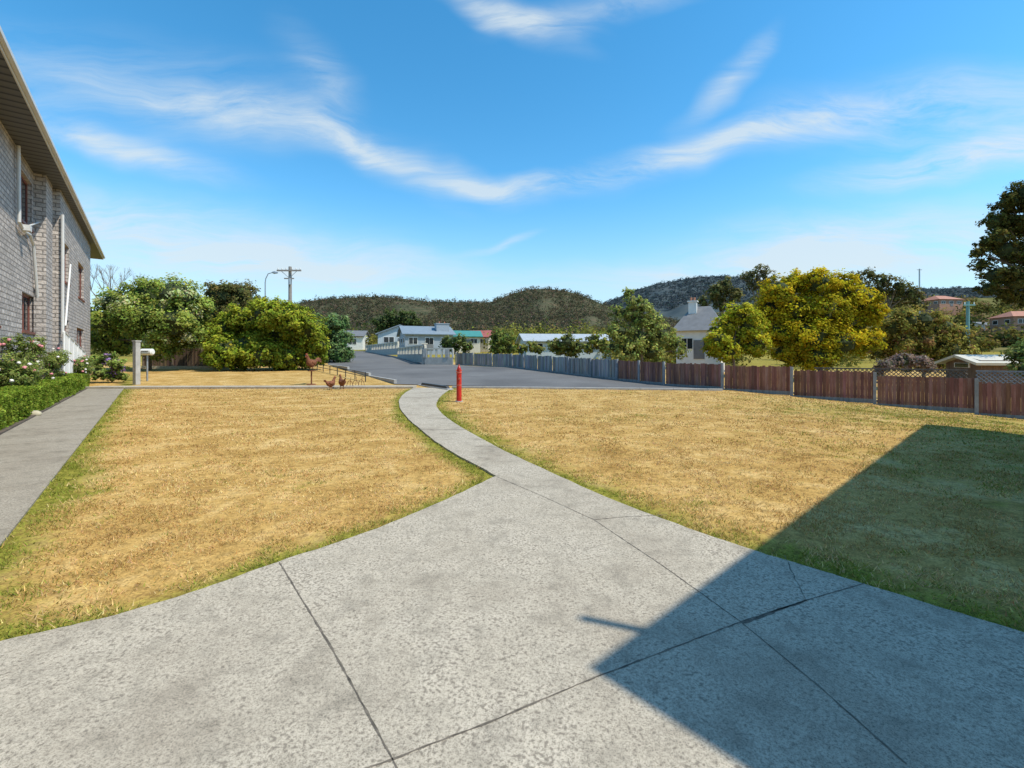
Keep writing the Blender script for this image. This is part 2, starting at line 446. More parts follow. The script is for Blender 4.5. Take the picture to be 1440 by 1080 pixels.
# ------------------------------------------------------------ long two storey brick building on the left
hz=8.77; pA=-2.6; pB=-2.05; pE=-1.75
house=empty('brick_apartment_building')
sB,_=wall_s(85,pB); sEnd,_=wall_s(127,pB); sEave=wall_s(145,pE)[0]
def wz(v,u,p): return H+(V0-v)/F*wall_s(u,p)[1]
def wallpanel(bld,s0,s1,z0,z1,p,ops,mat,th=.14):
    xs=sorted({s0,s1,*[o[0] for o in ops],*[o[1] for o in ops]}); zs=sorted({z0,z1,*[o[2] for o in ops],*[o[3] for o in ops]})
    for i in range(len(xs)-1):
        for j in range(len(zs)-1):
            cx=(xs[i]+xs[i+1])/2; cz=(zs[j]+zs[j+1])/2
            if any(o[0]<cx<o[1] and o[2]<cz<o[3] for o in ops): continue
            bld.add([W(xs[i],p,zs[j]),W(xs[i+1],p,zs[j]),W(xs[i+1],p,zs[j+1]),W(xs[i],p,zs[j+1])],[(3,2,1,0)],mat)
    for o in ops:
        a_,b_,c_,d_=o; q=p-th
        for e in ([(a_,c_),(b_,c_)],[(b_,c_),(b_,d_)],[(b_,d_),(a_,d_)],[(a_,d_),(a_,c_)]):
            (x1,y1),(x2,y2)=e
            bld.add([W(x1,p,y1),W(x2,p,y2),W(x2,q,y2),W(x1,q,y1)],[(0,1,2,3)],mat)
def mkwin(o,p,bf,bg):
    a_,b_,c_,d_=o; q=p-.12; t=.07
    wslab(a_,b_,q-.05,q,c_,c_+t,M_frame,bf); wslab(a_,b_,q-.05,q,d_-t,d_,M_frame,bf)
    wslab(a_,a_+t,q-.05,q,c_+t,d_-t,M_frame,bf); wslab(b_-t,b_,q-.05,q,c_+t,d_-t,M_frame,bf)
    m_=(a_+b_)/2; wslab(m_-.03,m_+.03,q-.05,q-.004,c_+t,d_-t,M_frame,bf)
    wslab(a_+t,b_-t,q-.04,q-.03,c_+t,d_-t,M_glass,bg)
    wslab(a_-.05,b_+.05,p-.1,p+.05,c_-.09,c_-.003,M_frame,bf)
def opx(u0,u1,v0,v1,p):
    um=(u0+u1)/2
    return (wall_s(u0,p)[0],wall_s(u1,p)[0],wz(v1,um,p),wz(v0,um,p))
opsA=[opx(29,45,248,316,pA),opx(31,48,414,466,pA)]
opsA+= [(opsA[0][0]-5.4,opsA[0][1]-5.4,opsA[0][2],opsA[0][3]),(opsA[1][0]-5.4,opsA[1][1]-5.4,opsA[1][2],opsA[1][3])]
opsB=[opx(91,97,345,398,pB),opx(110,118,372,420,pB),opx(91,97,450,500,pB),opx(108,118,462,515,pB)]
bw=B(); wallpanel(bw,-4,sB-.001,-.3,hz,pA,opsA,M_brick); wallpanel(bw,sB,sEnd,-.3,hz,pB,opsB,M_brick)
def quadw(bld,pts,mat): bld.add(pts,[(0,1,2,3)],mat)
quadw(bw,[W(sB,pA-.001,-.3),W(sB,pB,-.3),W(sB,pB,hz),W(sB,pA-.001,hz)],M_brick)
quadw(bw,[W(sEnd,pB,-.3),W(sEnd,pB-8,-.3),W(sEnd,pB-8,hz),W(sEnd,pB,hz)],M_brick)
quadw(bw,[W(-4,pA-8,-.3),W(-4,pA,-.3),W(-4,pA,hz),W(-4,pA-8,hz)],M_brick)
quadw(bw,[W(sEnd,pB-8,-.3),W(-4,pB-8,-.3),W(-4,pB-8,hz),W(sEnd,pB-8,hz)],M_brick)
sp0=wall_s(60,pA+.25)[0]; sp1=wall_s(69,pA+.25)[0]
wslab(sp0,sp1,pA+.003,pA+.35,-.3,hz,M_brick,bw)
bw.build('walls',house)
bf=B();bg=B()
for o in opsA: mkwin(o,pA,bf,bg)
for o in opsB: mkwin(o,pB,bf,bg)
bf.build('window_frames',house); bg.build('window_glass',house)
br=B()
wslab(-5,sEave,pA-.2,pE-.02,hz+.003,hz+.05,M_soffit,br)
br.build('soffit',house)
br=B(); wslab(-5,sEave,pE-.018,pE+.02,hz-.02,hz+.20,M_fascia,br)
wslab(-5,sEave,pE+.022,pE+.12,hz+.06,hz+.19,M_pipe,br)
wslab(sEave+.002,sEave+.04,pE-8.4,pE+.02,hz-.02,hz+.20,M_fascia,br); br.build('fascia_gutter',house,bevel=.01)
br=B(); a0,a1=-5,sEave; r=[W(a0,pE,hz+.21),W(a1,pE,hz+.21),W(a1,pE-4.4,hz+1.5),W(a0,pE-4.4,hz+1.5),W(a1,pE-8.8,hz+.21),W(a0,pE-8.8,hz+.21)]
br.add(r,[(0,1,2,3),(3,2,4,5),(1,4,2),(0,3,5),(0,5,4,1)],M_roofgrey); br.build('roof',house)
bp=B()
def P3(u,v,p): s_,y_=wall_s(u,p); return W(s_,p,H+(V0-v)/F*y_)
bp.tube([P3(26,205,pA+.1),P3(27,312,pA+.1),P3(33,325,pA+.1),P3(42,330,pA+.1),P3(47,345,pA+.1),P3(56,462,pA+.1)],.05,M_pipe,8)
bp.tube([P3(36,319,pA+.14),P3(57,312,pA+.14)],.03,M_pipe,8)
bp.tube([P3(88,302,pB+.08),P3(88,470,pB+.08)],.055,M_pipe,8)
bp.tube([P3(99,372,pB+.12),P3(92,458,pB+.12)],.035,M_white,8)
bp.box(P3(38,321,pA+.2),(.28,.2,.2),M_pipe,math.atan2(D[1],D[0]))
bp.build('downpipes',house)
bl=B(); s0=wall_s(90,-1.9)[0]; s1=wall_s(123,-1.9)[0]; zb=.1;
n=30
for i in range(n+1):
    s_=s0+(s1-s0)*i/n; zt=2.6-1.0*i/n
    bl.tube([W(s_,-1.9,zb),W(s_,-1.9,zt)],.02 if i%5 else .045,M_white,6)
bl.tube([W(s0,-1.9,2.62),W(s1,-1.9,1.62)],.04,M_white,8)
bl.tube([W(s0,-1.9,1.6),W(s1,-1.9,.7)],.03,M_white,8)
bl.build('entry_balustrade',house)

# building behind and right of the camera (casts the big shadow)
el=math.radians(55); sh=np.array([.937,-.349]); Sun=Vector((sh[0]*math.cos(el),sh[1]*math.cos(el),math.sin(el)))
H2=5.5; off=sh*H2/math.tan(el)
P0=g0(820,945); P1=np.array(pixel_to_ground(1300,597)); aa=(P1-P0)/np.linalg.norm(P1-P0); bb_=np.array([aa[1],-aa[0]]); La=np.linalg.norm(P1-P0)
R0=P0+off; an=math.atan2(aa[1],aa[0])
h2=empty('brick_house')
c=R0+aa*La/2+bb_*5
M_brick2=brick_mat('house_brick',(aa[0]+bb_[0],aa[1]+bb_[1],0),(.60,.53,.47),(.42,.375,.335),(.28,.25,.225))
q=B(); q.box((c[0],c[1],2.45),(La-1.0,9.0,5.7),M_brick2,an); q.build('walls',h2)
q=B(); q.box((c[0],c[1],H2-.1),(La,10,.2),M_roofgrey,an); q.build('roof',h2,bevel=.01)
q=B()
for k_ in (.2,.45,.7):
    for zz in (1.4,4.0):
        e=R0+aa*La*k_+bb_*.49; q.box((e[0],e[1],zz),(1.5,.06,1.2),M_frame,an); e=R0+aa*La*k_+bb_*.455; q.box((e[0],e[1],zz),(1.36,.02,1.06),M_glass,an)
q.build('windows',h2)
q=B(); v0=g0(893,892)+off; q.tube([(v0[0]+.02,v0[1],H2-.1),(v0[0]+.02,v0[1],H2+.48)],.035,M_metal,8); q.build('roof_vent',h2)

# ------------------------------------------------------------ foliage
def unit(n):
    v=rng.standard_normal((n,3)); return v/np.linalg.norm(v,axis=1,keepdims=True)
def leafquads(c,r,per,leaf,col,squash=.8,nb=None):
    """c (n,3) clump centres, r radius (n,), per leaves per clump"""
    n=len(c); idx=np.repeat(np.arange(n),per); m_=len(idx)
    off_=rng.standard_normal((m_,3))*.55; off_[:,2]*=squash
    p=c[idx]+off_*r[idx][:,None]
    nn=rng.standard_normal((m_,3))*.55+off_*.7+np.array([.15,-.1,.6])
    if nb is not None: nn+=nb[idx]*.7
    nn/=np.linalg.norm(nn,axis=1,keepdims=True)
    t=rng.standard_normal((m_,3)); t-=nn*(t*nn).sum(1,keepdims=True); t/=np.linalg.norm(t,axis=1,keepdims=True)
    b_=np.cross(nn,t); L_=leaf*rng.uniform(.6,1.4,(m_,1)); Wd=L_*rng.uniform(.4,.75,(m_,1))
    P=np.stack([p+t*L_,p+b_*Wd,p-t*L_,p-b_*Wd],1).reshape(-1,3)
    cc=col[idx]*rng.uniform(.7,1.3,(m_,1))*(1+.10*rng.standard_normal((m_,3)))*(1+.22*off_[:,2:3])  # last factor paints occlusion shade into the colour: low leaves of a clump darker
    return P,np.repeat(np.clip(cc,.004,.9),4,0)
GAIN=1.6
def crown(lobes,dark,light,leaf,k=5,nc=24,clump=.30,spec=None):
    PP=[];CC=[]
    dark=np.array(dark)*GAIN;light=np.array(light)*GAIN
    for (c,r) in lobes:
        c=np.array(c); r=np.array(r)
        d=unit(nc); rad=rng.uniform(.55,1.0,(nc,1))
        cc=c+d*r*rad; cr=rng.uniform(.7,1.3,nc)*clump*r.mean()
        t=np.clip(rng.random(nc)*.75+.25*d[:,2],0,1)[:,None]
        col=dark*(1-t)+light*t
        if spec is not None:
            s_=rng.random(nc)<spec[1]; col[s_]=np.array(spec[0])*1.2
        per=int(max(8,k*(clump*r.mean()/leaf)**2))
        a_,b_=leafquads(cc,cr,per,leaf,col,nb=d); PP.append(a_);CC.append(b_)
    return np.concatenate(PP),np.concatenate(CC)
def tree(name,lobes_px,Y,dark,light,trunk_u=None,k=6,leafk=.0028,jit=.35,core=.55,clump=.30,nc=26,spec=None,trunk=True,tr=None,base=None):
    lob=[]
    rj=random.Random(len(lobes_px)*7+int(Y)+int(lobes_px[0][0]))
    for (u,v,r) in lobes_px:
        R=r/F*Y; dy=rj.uniform(-1,1)*R*jit*2
        c=at(u,v,Y+dy); lob.append((c,(R,R,R*.88)))
    e=empty(name)
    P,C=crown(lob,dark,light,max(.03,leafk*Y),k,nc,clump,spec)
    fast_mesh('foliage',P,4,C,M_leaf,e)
    bb=B()
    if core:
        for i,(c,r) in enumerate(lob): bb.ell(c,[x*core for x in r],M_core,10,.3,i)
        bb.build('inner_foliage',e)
    if trunk:
        bb=B(); um=trunk_u if trunk_u else sum(l[0] for l in lobes_px)/len(lobes_px)
        x=(um-U0)/F*Y; zb=T(x,Y) if base is None else base
        cz=sum(l[0][2] for l in lob)/len(lob); top=cz; hgt=top-zb; rr=tr or max(.08,hgt*.035)
        fork=zb+hgt*.5
        bb.tube([(x,Y,zb-.3),(x+.05,Y,zb+hgt*.2),(x-.04,Y,fork),(x+.05*hgt,Y,zb+hgt*.75),(x,Y,top)],[rr*1.35,rr,rr*.8,rr*.55,rr*.3],M_bark,9)
        for (c,r) in lob:
            s_=Vector((x,Y,min(fork+random.uniform(-.05,.35)*hgt,c[2]))); c_=Vector(c); mid=(s_+c_)/2
            bb.tube([s_,mid,c_],[rr*.40,rr*.25,rr*.08],M_bark,6)
            for j in range(3):
                d=Vector(unit(1)[0]); d.z=abs(d.z)
                bb.tube([mid,(mid+c_)/2+d*r[0]*.2,c_+d*r[0]*.5],[rr*.12,rr*.08,rr*.03],M_bark,5)
        bb.build('trunk',e,True)
    return e

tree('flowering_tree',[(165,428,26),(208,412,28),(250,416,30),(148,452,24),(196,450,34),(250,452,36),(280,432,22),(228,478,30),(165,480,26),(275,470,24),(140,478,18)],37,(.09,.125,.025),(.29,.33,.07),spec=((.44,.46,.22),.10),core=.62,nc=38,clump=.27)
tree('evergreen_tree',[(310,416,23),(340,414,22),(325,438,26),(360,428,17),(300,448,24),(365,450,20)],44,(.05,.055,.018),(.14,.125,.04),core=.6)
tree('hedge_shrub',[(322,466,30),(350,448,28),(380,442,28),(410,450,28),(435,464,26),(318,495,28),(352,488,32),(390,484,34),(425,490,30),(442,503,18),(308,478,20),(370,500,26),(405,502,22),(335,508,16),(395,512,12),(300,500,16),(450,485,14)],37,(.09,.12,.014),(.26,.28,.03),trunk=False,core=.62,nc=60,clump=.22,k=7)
tree('cypress_shrub',[(452,455,17),(472,456,18),(462,472,22),(482,476,14),(474,494,20),(452,492,22),(484,496,12)],50,(.05,.085,.03),(.15,.22,.08),core=.62,nc=36)
tree('round_tree',[(535,452,12),(552,446,13),(572,447,14),(584,455,10),(560,460,14),(540,462,12)],95,(.025,.04,.015),(.08,.10,.03))
tree('small_garden_tree',[(700,473,11),(712,474,11),(698,487,12),(714,488,12),(706,480,13)],52,(.05,.075,.02),(.15,.17,.04))
tree('garden_shrub',[(628,482,11),(645,478,11),(655,487,10),(636,489,10)],58,(.045,.065,.02),(.13,.15,.05),trunk=False)
tree('garden_shrub',[(780,486,12),(797,481,14),(813,487,12),(790,494,10),(806,496,10)],46,(.06,.08,.02),(.17,.18,.05),trunk=False)
tree('garden_shrub',[(735,490,8),(748,487,9),(758,492,8)],53,(.06,.08,.02),(.22,.21,.05),trunk=False)
tree('garden_shrub',[(836,478,12),(850,486,12),(828,490,9)],44,(.08,.10,.02),(.26,.25,.06),trunk=False)
tree('eucalyptus_tree',[(884,412,9),(890,425,15),(905,432,15),(872,440,17),(895,448,22),(918,450,18),(872,466,20),(900,474,24),(930,470,20),(948,485,18),(885,492,22),(915,496,22),(862,488,14),(958,495,12)],34,(.11,.13,.035),(.28,.30,.08),core=.42,nc=26,clump=.26,k=4.5)
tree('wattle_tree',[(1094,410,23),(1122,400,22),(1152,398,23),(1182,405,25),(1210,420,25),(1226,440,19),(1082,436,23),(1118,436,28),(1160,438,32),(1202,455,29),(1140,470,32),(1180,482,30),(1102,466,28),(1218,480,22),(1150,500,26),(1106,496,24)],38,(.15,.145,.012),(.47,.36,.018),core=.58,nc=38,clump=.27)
tree('wattle_tree',[(1038,440,19),(1020,458,18),(1054,456,21),(1010,478,18),(1040,478,21),(1064,484,19),(1025,495,17),(1003,492,14)],36,(.14,.16,.015),(.42,.37,.03),core=.58,nc=34)
tree('gum_tree',[(1052,388,10),(1068,382,12),(1082,388,9),(1060,398,11),(1076,400,9)],82,(.06,.065,.03),(.18,.16,.07),core=0,k=4)
tree('gum_tree',[(1205,388,10),(1225,386,12),(1243,394,11),(1262,402,14),(1280,412,13),(1235,408,14),(1210,402,12),(1260,420,16),(1290,425,12)],72,(.05,.055,.022),(.16,.14,.05),core=.4,k=4)
tree('gum_tree',[(1005,410,12),(1022,402,13),(1035,415,12),(1012,425,14),(990,425,10)],88,(.06,.065,.025),(.16,.15,.06),core=.4)
tree('mixed_shrub',[(1252,462,20),(1275,450,20),(1300,452,20),(1325,462,20),(1345,472,18),(1262,486,24),(1298,482,26),(1332,492,24),(1240,495,18),(1355,496,16),(1280,505,20),(1318,508,16)],41,(.09,.09,.022),(.27,.23,.055),core=.58,spec=((.26,.16,.07),.12))
tree('dark_tree',[(1418,285,18),(1445,272,24),(1400,312,18),(1430,316,26),(1388,342,14),(1412,352,22),(1445,356,28),(1380,372,12),(1400,388,20),(1430,396,24),(1462,310,34),(1470,370,34),(1500,340,40),(1415,415,14),(1390,405,13),(1448,418,18),(1375,355,9),(1405,335,18)],30,(.035,.038,.012),(.15,.135,.033),trunk_u=1495,core=.55,nc=40,clump=.22)
tree('pampas_shrub',[(1246,514,12),(1268,508,14),(1292,510,14),(1304,519,10),(1236,522,8)],24,(.10,.075,.06),(.25,.19,.155),trunk=False,core=.6)
tree('corner_shrub',[(1432,500,16),(1450,490,22),(1444,520,16)],17.5,(.05,.07,.02),(.18,.22,.06),trunk=False)
tree('flower_bed_plant',[(135,508,11),(152,505,12),(165,515,11),(140,524,12),(158,528,11),(172,530,7)],25.5,(.07,.10,.02),(.22,.28,.07),trunk=False,core=.55,spec=((.25,.16,.33),.10))
# bare tree
bt=B()
def branch(p,d,l,r,dep):
    q=p+d*l; bt.tube([p,p+d*l*.5+Vector((random.uniform(-.05,.05)*l,0,0)),q],[r,r*.8,r*.6],M_deadbark,5,False)
    if dep==0: return
    for k_ in range(3):
        nd_=(d+Vector((random.uniform(-.7,.7),random.uniform(-.7,.7),random.uniform(-.1,.5)))).normalized(); branch(q,nd_,l*.70,r*.55,dep-1)
x,y_,z=at(155,500,44)
branch(Vector((x,y_,T(x,y_))),Vector((0,0,1)),3.4,.18,5); bt.build('bare_tree')
# distant tree masses
def mass(name,n,u0,u1,Y0,Y1,fn,r0,r1,dark,light,per=26,lk=.0030,spec=None):
    u=rng.uniform(u0,u1,n); Yv=rng.uniform(Y0,Y1,n); x=(u-U0)/F*Yv; r=rng.uniform(r0,r1,n)
    z=fn(x,Yv,u)+r*.5
    c=np.stack([x,Yv,z],1)
    cs=np.concatenate([c+rng.standard_normal((n,3))*r[:,None]*np.array([.5,.5,.3]) for _ in range(4)]); rs=np.tile(r*.5,4)
    t=rng.random((n,1)); t=np.tile(t,(4,1)); t=np.clip(t+.2*rng.standard_normal(t.shape),0,1); col=(np.array(dark)*(1-t)+np.array(light)*t)
    if spec is not None:
        s_=rng.random(len(col))<spec[1]; col[s_]=spec[0]
    Ya=np.concatenate([Yv]*4); o=np.argsort(Ya)
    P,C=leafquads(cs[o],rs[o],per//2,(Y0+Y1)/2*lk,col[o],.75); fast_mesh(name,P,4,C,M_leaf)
def hill(name,ridge,Dr,Df,zf,mat,rough,drop=5):
    us=[q[0] for q in ridge]; vs_=[q[1]+drop for q in ridge]
    tf_=(H-zf)/Df
    def ang(u,t):
        e=(V0-np.interp(u,us,vs_))/F; g=t**.8
        return -tf_*(1-g)+e*g
    U=np.linspace(us[0],us[-1],220); K=28; vs=[];fs=[]
    for j in range(K+1):
        t=j/K; Yd=Df+(Dr-Df)*t
        for i,u in enumerate(U):
            z=H+float(ang(u,t))*Yd+(float(vn(np.array(u*.03),np.array(t*6.0)))-.5)*rough*math.sin(math.pi*min(t,.999))
            vs.append(((u-U0)/F*Yd,Yd,z))
    for i,u in enumerate(U): vs.append(((u-U0)/F*Dr*1.6,Dr*1.6,zf))
    n=len(U)
    for j in range(K+1):
        for i in range(n-1):
            a_=j*n+i; fs.append((a_,a_+1,a_+n+1,a_+n))
    bb=B(); bb.add(vs,fs,mat); bb.build(name,smooth=True)
    def fn(x,Yv,u):
        t=np.clip((Yv-Df)/(Dr-Df),0,1); return H+ang(u,t)*Yv
    return fn
r1=[(-500,438),(100,438),(300,436),(380,430),(415,424),(450,417),(485,415),(520,413),(560,415),(600,420),(650,421),(690,421),(705,415),(720,409),(740,404),(760,402),(780,403),(800,406),(822,413),(845,423),(870,431),(900,438),(1000,455),(1200,470)]
r2=[(500,450),(700,445),(800,434),(845,427),(870,416),(900,404),(925,397),(950,393),(975,388),(1010,386),(1035,387),(1060,391),(1100,394),(1150,400),(1250,406),(1440,400),(1900,393)]
r3=[(880,500),(940,480),(1000,448),(1050,424),(1120,416),(1200,414),(1300,414),(1380,414),(1440,412),(1600,405),(2100,400)]
f1=hill('bush_hill',r1,760,240,3,M_hill,14,4)
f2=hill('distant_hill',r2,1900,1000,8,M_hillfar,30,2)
f3=hill('hillside',r3,190,75,0,M_hillr,3,5)
mass('hill_forest',7000,300,1050,330,765,f1,3,6,(.05,.062,.036),(.14,.12,.065),12,.0018,((.18,.12,.085),.12))
mass('distant_forest',5200,780,1600,1500,1900,f2,6,9,(.055,.078,.088),(.088,.105,.105),10,.0013)  # blue-grey leaf colours carry painted distance haze, like the hill below
mass('hillside_trees',460,960,1700,90,190,f3,1.6,3.6,(.06,.07,.02),(.28,.23,.055),70,.0030,((.26,.18,.09),.12))
tf=lambda x,Yv,u: terrain(x,Yv)
mass('distant_treeline',240,380,1010,105,165,tf,2.2,4.3,(.06,.075,.025),(.26,.23,.05),90,.0030)
mass('distant_treeline',85,690,880,80,105,tf,2.2,4.2,(.08,.095,.022),(.34,.31,.06),110,.0028)
mass('distant_treeline',60,-250,330,60,110,tf,3.0,5.0,(.06,.075,.025),(.20,.20,.05),120,.0032)
mass('yard_trees',30,850,1250,52,70,tf,1.6,3.0,(.08,.09,.025),(.32,.28,.06),160,.0030)

# clipped hedge next to the walkway
e=empty('clipped_hedge')
def hedge_leaves(s0,s1,p0,p1,z0,z1,n,leaf,dark,light):
    s_=rng.uniform(s0,s1,n); f_=rng.integers(0,4,n); pp=rng.uniform(p0,p1,n); zz=rng.uniform(z0,z1,n)
    pp=np.where(f_==0,p1,pp); zz=np.where((f_==1)|(f_==2),z1,zz)
    w=(fbm(s_*1.6,zz*2+pp*2)-.5)*.22
    pp=pp+w*(f_==0); zz=zz+w*((f_==1)|(f_==2))
    q=O[None,:]+D[None,:]*s_[:,None]+N[None,:]*pp[:,None]
    c=np.concatenate([q,zz[:,None]],1)
    t=np.clip(fbm(s_*4,zz*5+pp*4)[:,None]*1.4-.2+.2*rng.standard_normal((n,1)),0,1)
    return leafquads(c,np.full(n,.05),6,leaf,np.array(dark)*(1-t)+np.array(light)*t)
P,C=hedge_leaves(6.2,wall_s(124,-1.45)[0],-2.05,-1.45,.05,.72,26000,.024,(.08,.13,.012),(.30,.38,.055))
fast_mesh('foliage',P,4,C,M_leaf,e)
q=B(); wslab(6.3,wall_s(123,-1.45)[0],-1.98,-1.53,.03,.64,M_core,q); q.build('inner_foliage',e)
# strappy plant
e=empty('agapanthus_plant')
PP=[];CC=[]
for i in range(320):
    s_=random.uniform(4.6,7.4); p_=random.uniform(-2.1,-1.45); b0=Vector(W(s_,p_,.05)); th=random.uniform(0,6.28); ln=random.uniform(.25,.6); d=Vector((math.cos(th),math.sin(th),0)); w=Vector((-d.y,d.x,0))*.018
    pts=[b0,b0+d*ln*.35+Vector((0,0,ln*.75)),b0+d*ln*.9+Vector((0,0,ln*.6))]
    ws=[w,w*.9,w*.1]; g_=random.uniform(.6,1.4)
    for a_ in range(2):
        for t_ in (pts[a_]-ws[a_],pts[a_]+ws[a_],pts[a_+1]+ws[a_+1],pts[a_+1]-ws[a_+1]): PP.append(tuple(t_)); CC.append((.18*g_,.32*g_,.06*g_))
fast_mesh('leaves',np.array(PP),4,np.array(CC),M_leaf,e)
q=B(); c=W(wall_s(47,-1.42)[0],-1.42,.06); q.ell(c,(.20,.12,.10),M_stone,11,.18,3); q.build('garden_rock',smooth=True)
# rose bushes
def rose(name,u,vt,vb,p,w,seed):
    s_,y_=wall_s(u,p); zt=H+(V0-vt)/F*y_; e=empty(name); b0=W(s_,p,.05)
    rs=random.Random(seed); lob=[]
    q=B()
    for i in range(11):
        sx=s_+rs.uniform(-w,w); px=p+rs.uniform(-.25,.3); z=rs.uniform(.7,zt-.25); c=W(sx,px,z); r=rs.uniform(.2,.36); lob.append((c,(r,r,r)))
        q.tube([b0,((b0[0]+c[0])/2,(b0[1]+c[1])/2,z*.6),c],[.02,.015,.008],M_bark,5)
    q.build('stems',e)
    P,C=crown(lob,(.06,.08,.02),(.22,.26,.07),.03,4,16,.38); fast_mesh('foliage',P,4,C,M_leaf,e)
    q=B()
    for i in range(30):
        c,r=rs.choice(lob); d=unit(1)[0]; d[0]=abs(d[0]); 
        q.ell((c[0]+d[0]*r[0]*1.3,c[1]-abs(d[1])*r[0]*1.2,c[2]+d[2]*r[0]),(.05,.05,.04),M_pink if rs.random()<.6 else M_whitep,6,.4,i)
    q.build('flowers',e)
rose('rose_bush',40,466,530,-2.15,1.1,1); rose('rose_bush',66,480,530,-2.1,1.0,2); rose('rose_bush',16,492,540,-2.1,.7,3); rose('rose_bush',112,500,540,-1.75,.9,6)

# ------------------------------------------------------------ fences
def fence(name,pts,h,matp,postmat,gap=.1,seed=0,stepped=True,postx=.10,side=-1,sp=2.4):
    rs=random.Random(seed); e=empty(name); pal=B(); po=B()
    for a_,b_ in zip(pts[:-1],pts[1:]):
        a_=np.array(a_,float); b_=np.array(b_,float); L_=np.linalg.norm(b_-a_); d=(b_-a_)/L_; nn=np.array([-d[1],d[0]])*side; an_=math.atan2(d[1],d[0]); nb=max(1,round(L_/sp)); bl_=L_/nb
        for k_ in range(nb):
            q0=a_+d*bl_*k_; zc=T(*(q0+d*bl_/2)); pz=T(*q0)
            po.box((q0[0]+nn[0]*.05,q0[1]+nn[1]*.05,pz+(h+.08)/2-.1),(postx,postx,h+.30),postmat,an_)
            for zz in (.22,h-.22):
                c_=q0+d*bl_/2-nn*.04; po.box((c_[0],c_[1],zc+zz),(bl_-.1,.035,.08),postmat,an_)
            c_=q0+d*bl_/2+nn*.012; po.box((c_[0],c_[1],zc+.05),(bl_-.1,.02,.16),M_palgrey,an_)
            x_=.05
            while x_<bl_-.05:
                c_=q0+d*x_-nn*(.012 if rs.random()<.5 else 0); g_=rs.uniform(.55,1.35); pal.col=(g_,g_*rs.uniform(.9,1.15),g_*rs.uniform(.85,1.2)); hh=h+rs.uniform(-.03,.03)
                pal.box((c_[0],c_[1],zc+hh/2+.03),(gap*1.0,.012,hh),matp,an_); x_+=gap*1.03
    q0=np.array(pts[-1]); po.box((q0[0],q0[1],T(*q0)+h/2),(postx,postx,h+.2),postmat,0)
    pal.build('palings',e); po.build('posts_and_rails',e); return e
fence('paling_fence',[(24,9.5),(16.3,16),(9.9,21.4),(8.0,23.9),(6.3,27.2)],1.17,M_palred,M_rail,.11,1,side=1)
fence('paling_fence',[(6.3,27.2),(4.0,32),(0,40.5),(-5.6,45.5)],1.17,M_palgrey,M_rail,.13,2,side=1)
a_=pixel_to_ground(202,518); b_=pixel_to_ground(325,518)
fence('brown_fence',[a_,b_],1.7,M_palbrown,M_bark,.14,3,side=-1)
q=B()
def lattice(p0,p1,z0,z1,mat,st=.14):
    p0=Vector(p0);p1=Vector(p1);L_=(p1-p0).length;d=(p1-p0)/L_;h=z1-z0; n_=int((L_+h)/st)
    for i in range(n_):
        for sg in (0,1):
            o=i*st-h
            s0=max(0,o); s1=min(L_,o+h)
            if s1<=s0: continue
            za=z0+(s0-o); zb_=z0+(s1-o)
            if sg: za=z1-(s0-o); zb_=z1-(s1-o)
            A=p0+d*s0; Bq=p0+d*s1; sh_=Vector((d.y,-d.x,0))*(.01*sg)
            q.tube([(A.x+sh_.x,A.y+sh_.y,za),(Bq.x+sh_.x,Bq.y+sh_.y,zb_)],.014,mat,4)
    q.box(((p0.x+p1.x)/2,(p0.y+p1.y)/2,z1+.02),(L_,.05,.05),mat,math.atan2(d.y,d.x))
lattice((13.0,19.6,0),(16.6,16.6,0),.55,1.05,M_bark)
lattice((17.5,17.2,0),(22.5,13.0,0),.45,1.0,M_rail)
q.build('lattice_screen')

# block wall and balustrade at the street corner
q=B(); pts=ground_pts((515,494.5),(560,502.5),(598,513)); pts+= [np.array(pixel_to_ground(637,513.5))]
for i,(a_,b_) in enumerate(zip(pts[:-1],pts[1:])):
    L_=np.linalg.norm(b_-a_); d=(b_-a_)/L_; an_=math.atan2(d[1],d[0]); c=(a_+b_)/2; z=T(*c)
    q.box((c[0],c[1],z+.3),(L_,.2,.9),M_block,an_)
    q.box((c[0],c[1],z+1.62),(L_,.24,.12),M_cream,an_)
    n_=max(4,int(L_/.55))
    for k_ in range(n_+1):
        g_=a_+d*L_*k_/n_; wd=.38 if k_%4==0 else .16
        q.box((g_[0],g_[1],z+1.15),(wd,.2 if wd<.3 else .3,.82),M_block if wd>.3 else M_cream,an_)
q.build('block_wall')
q=B(); p_=pixel_to_ground(597,512.8); q.box((p_[0],p_[1],T(*p_)+1.0),(.5,.5,2.1),M_block,.2); q.box((p_[0],p_[1],T(*p_)+2.1),(.62,.62,.12),M_cream,.2); q.build('gate_pillar')

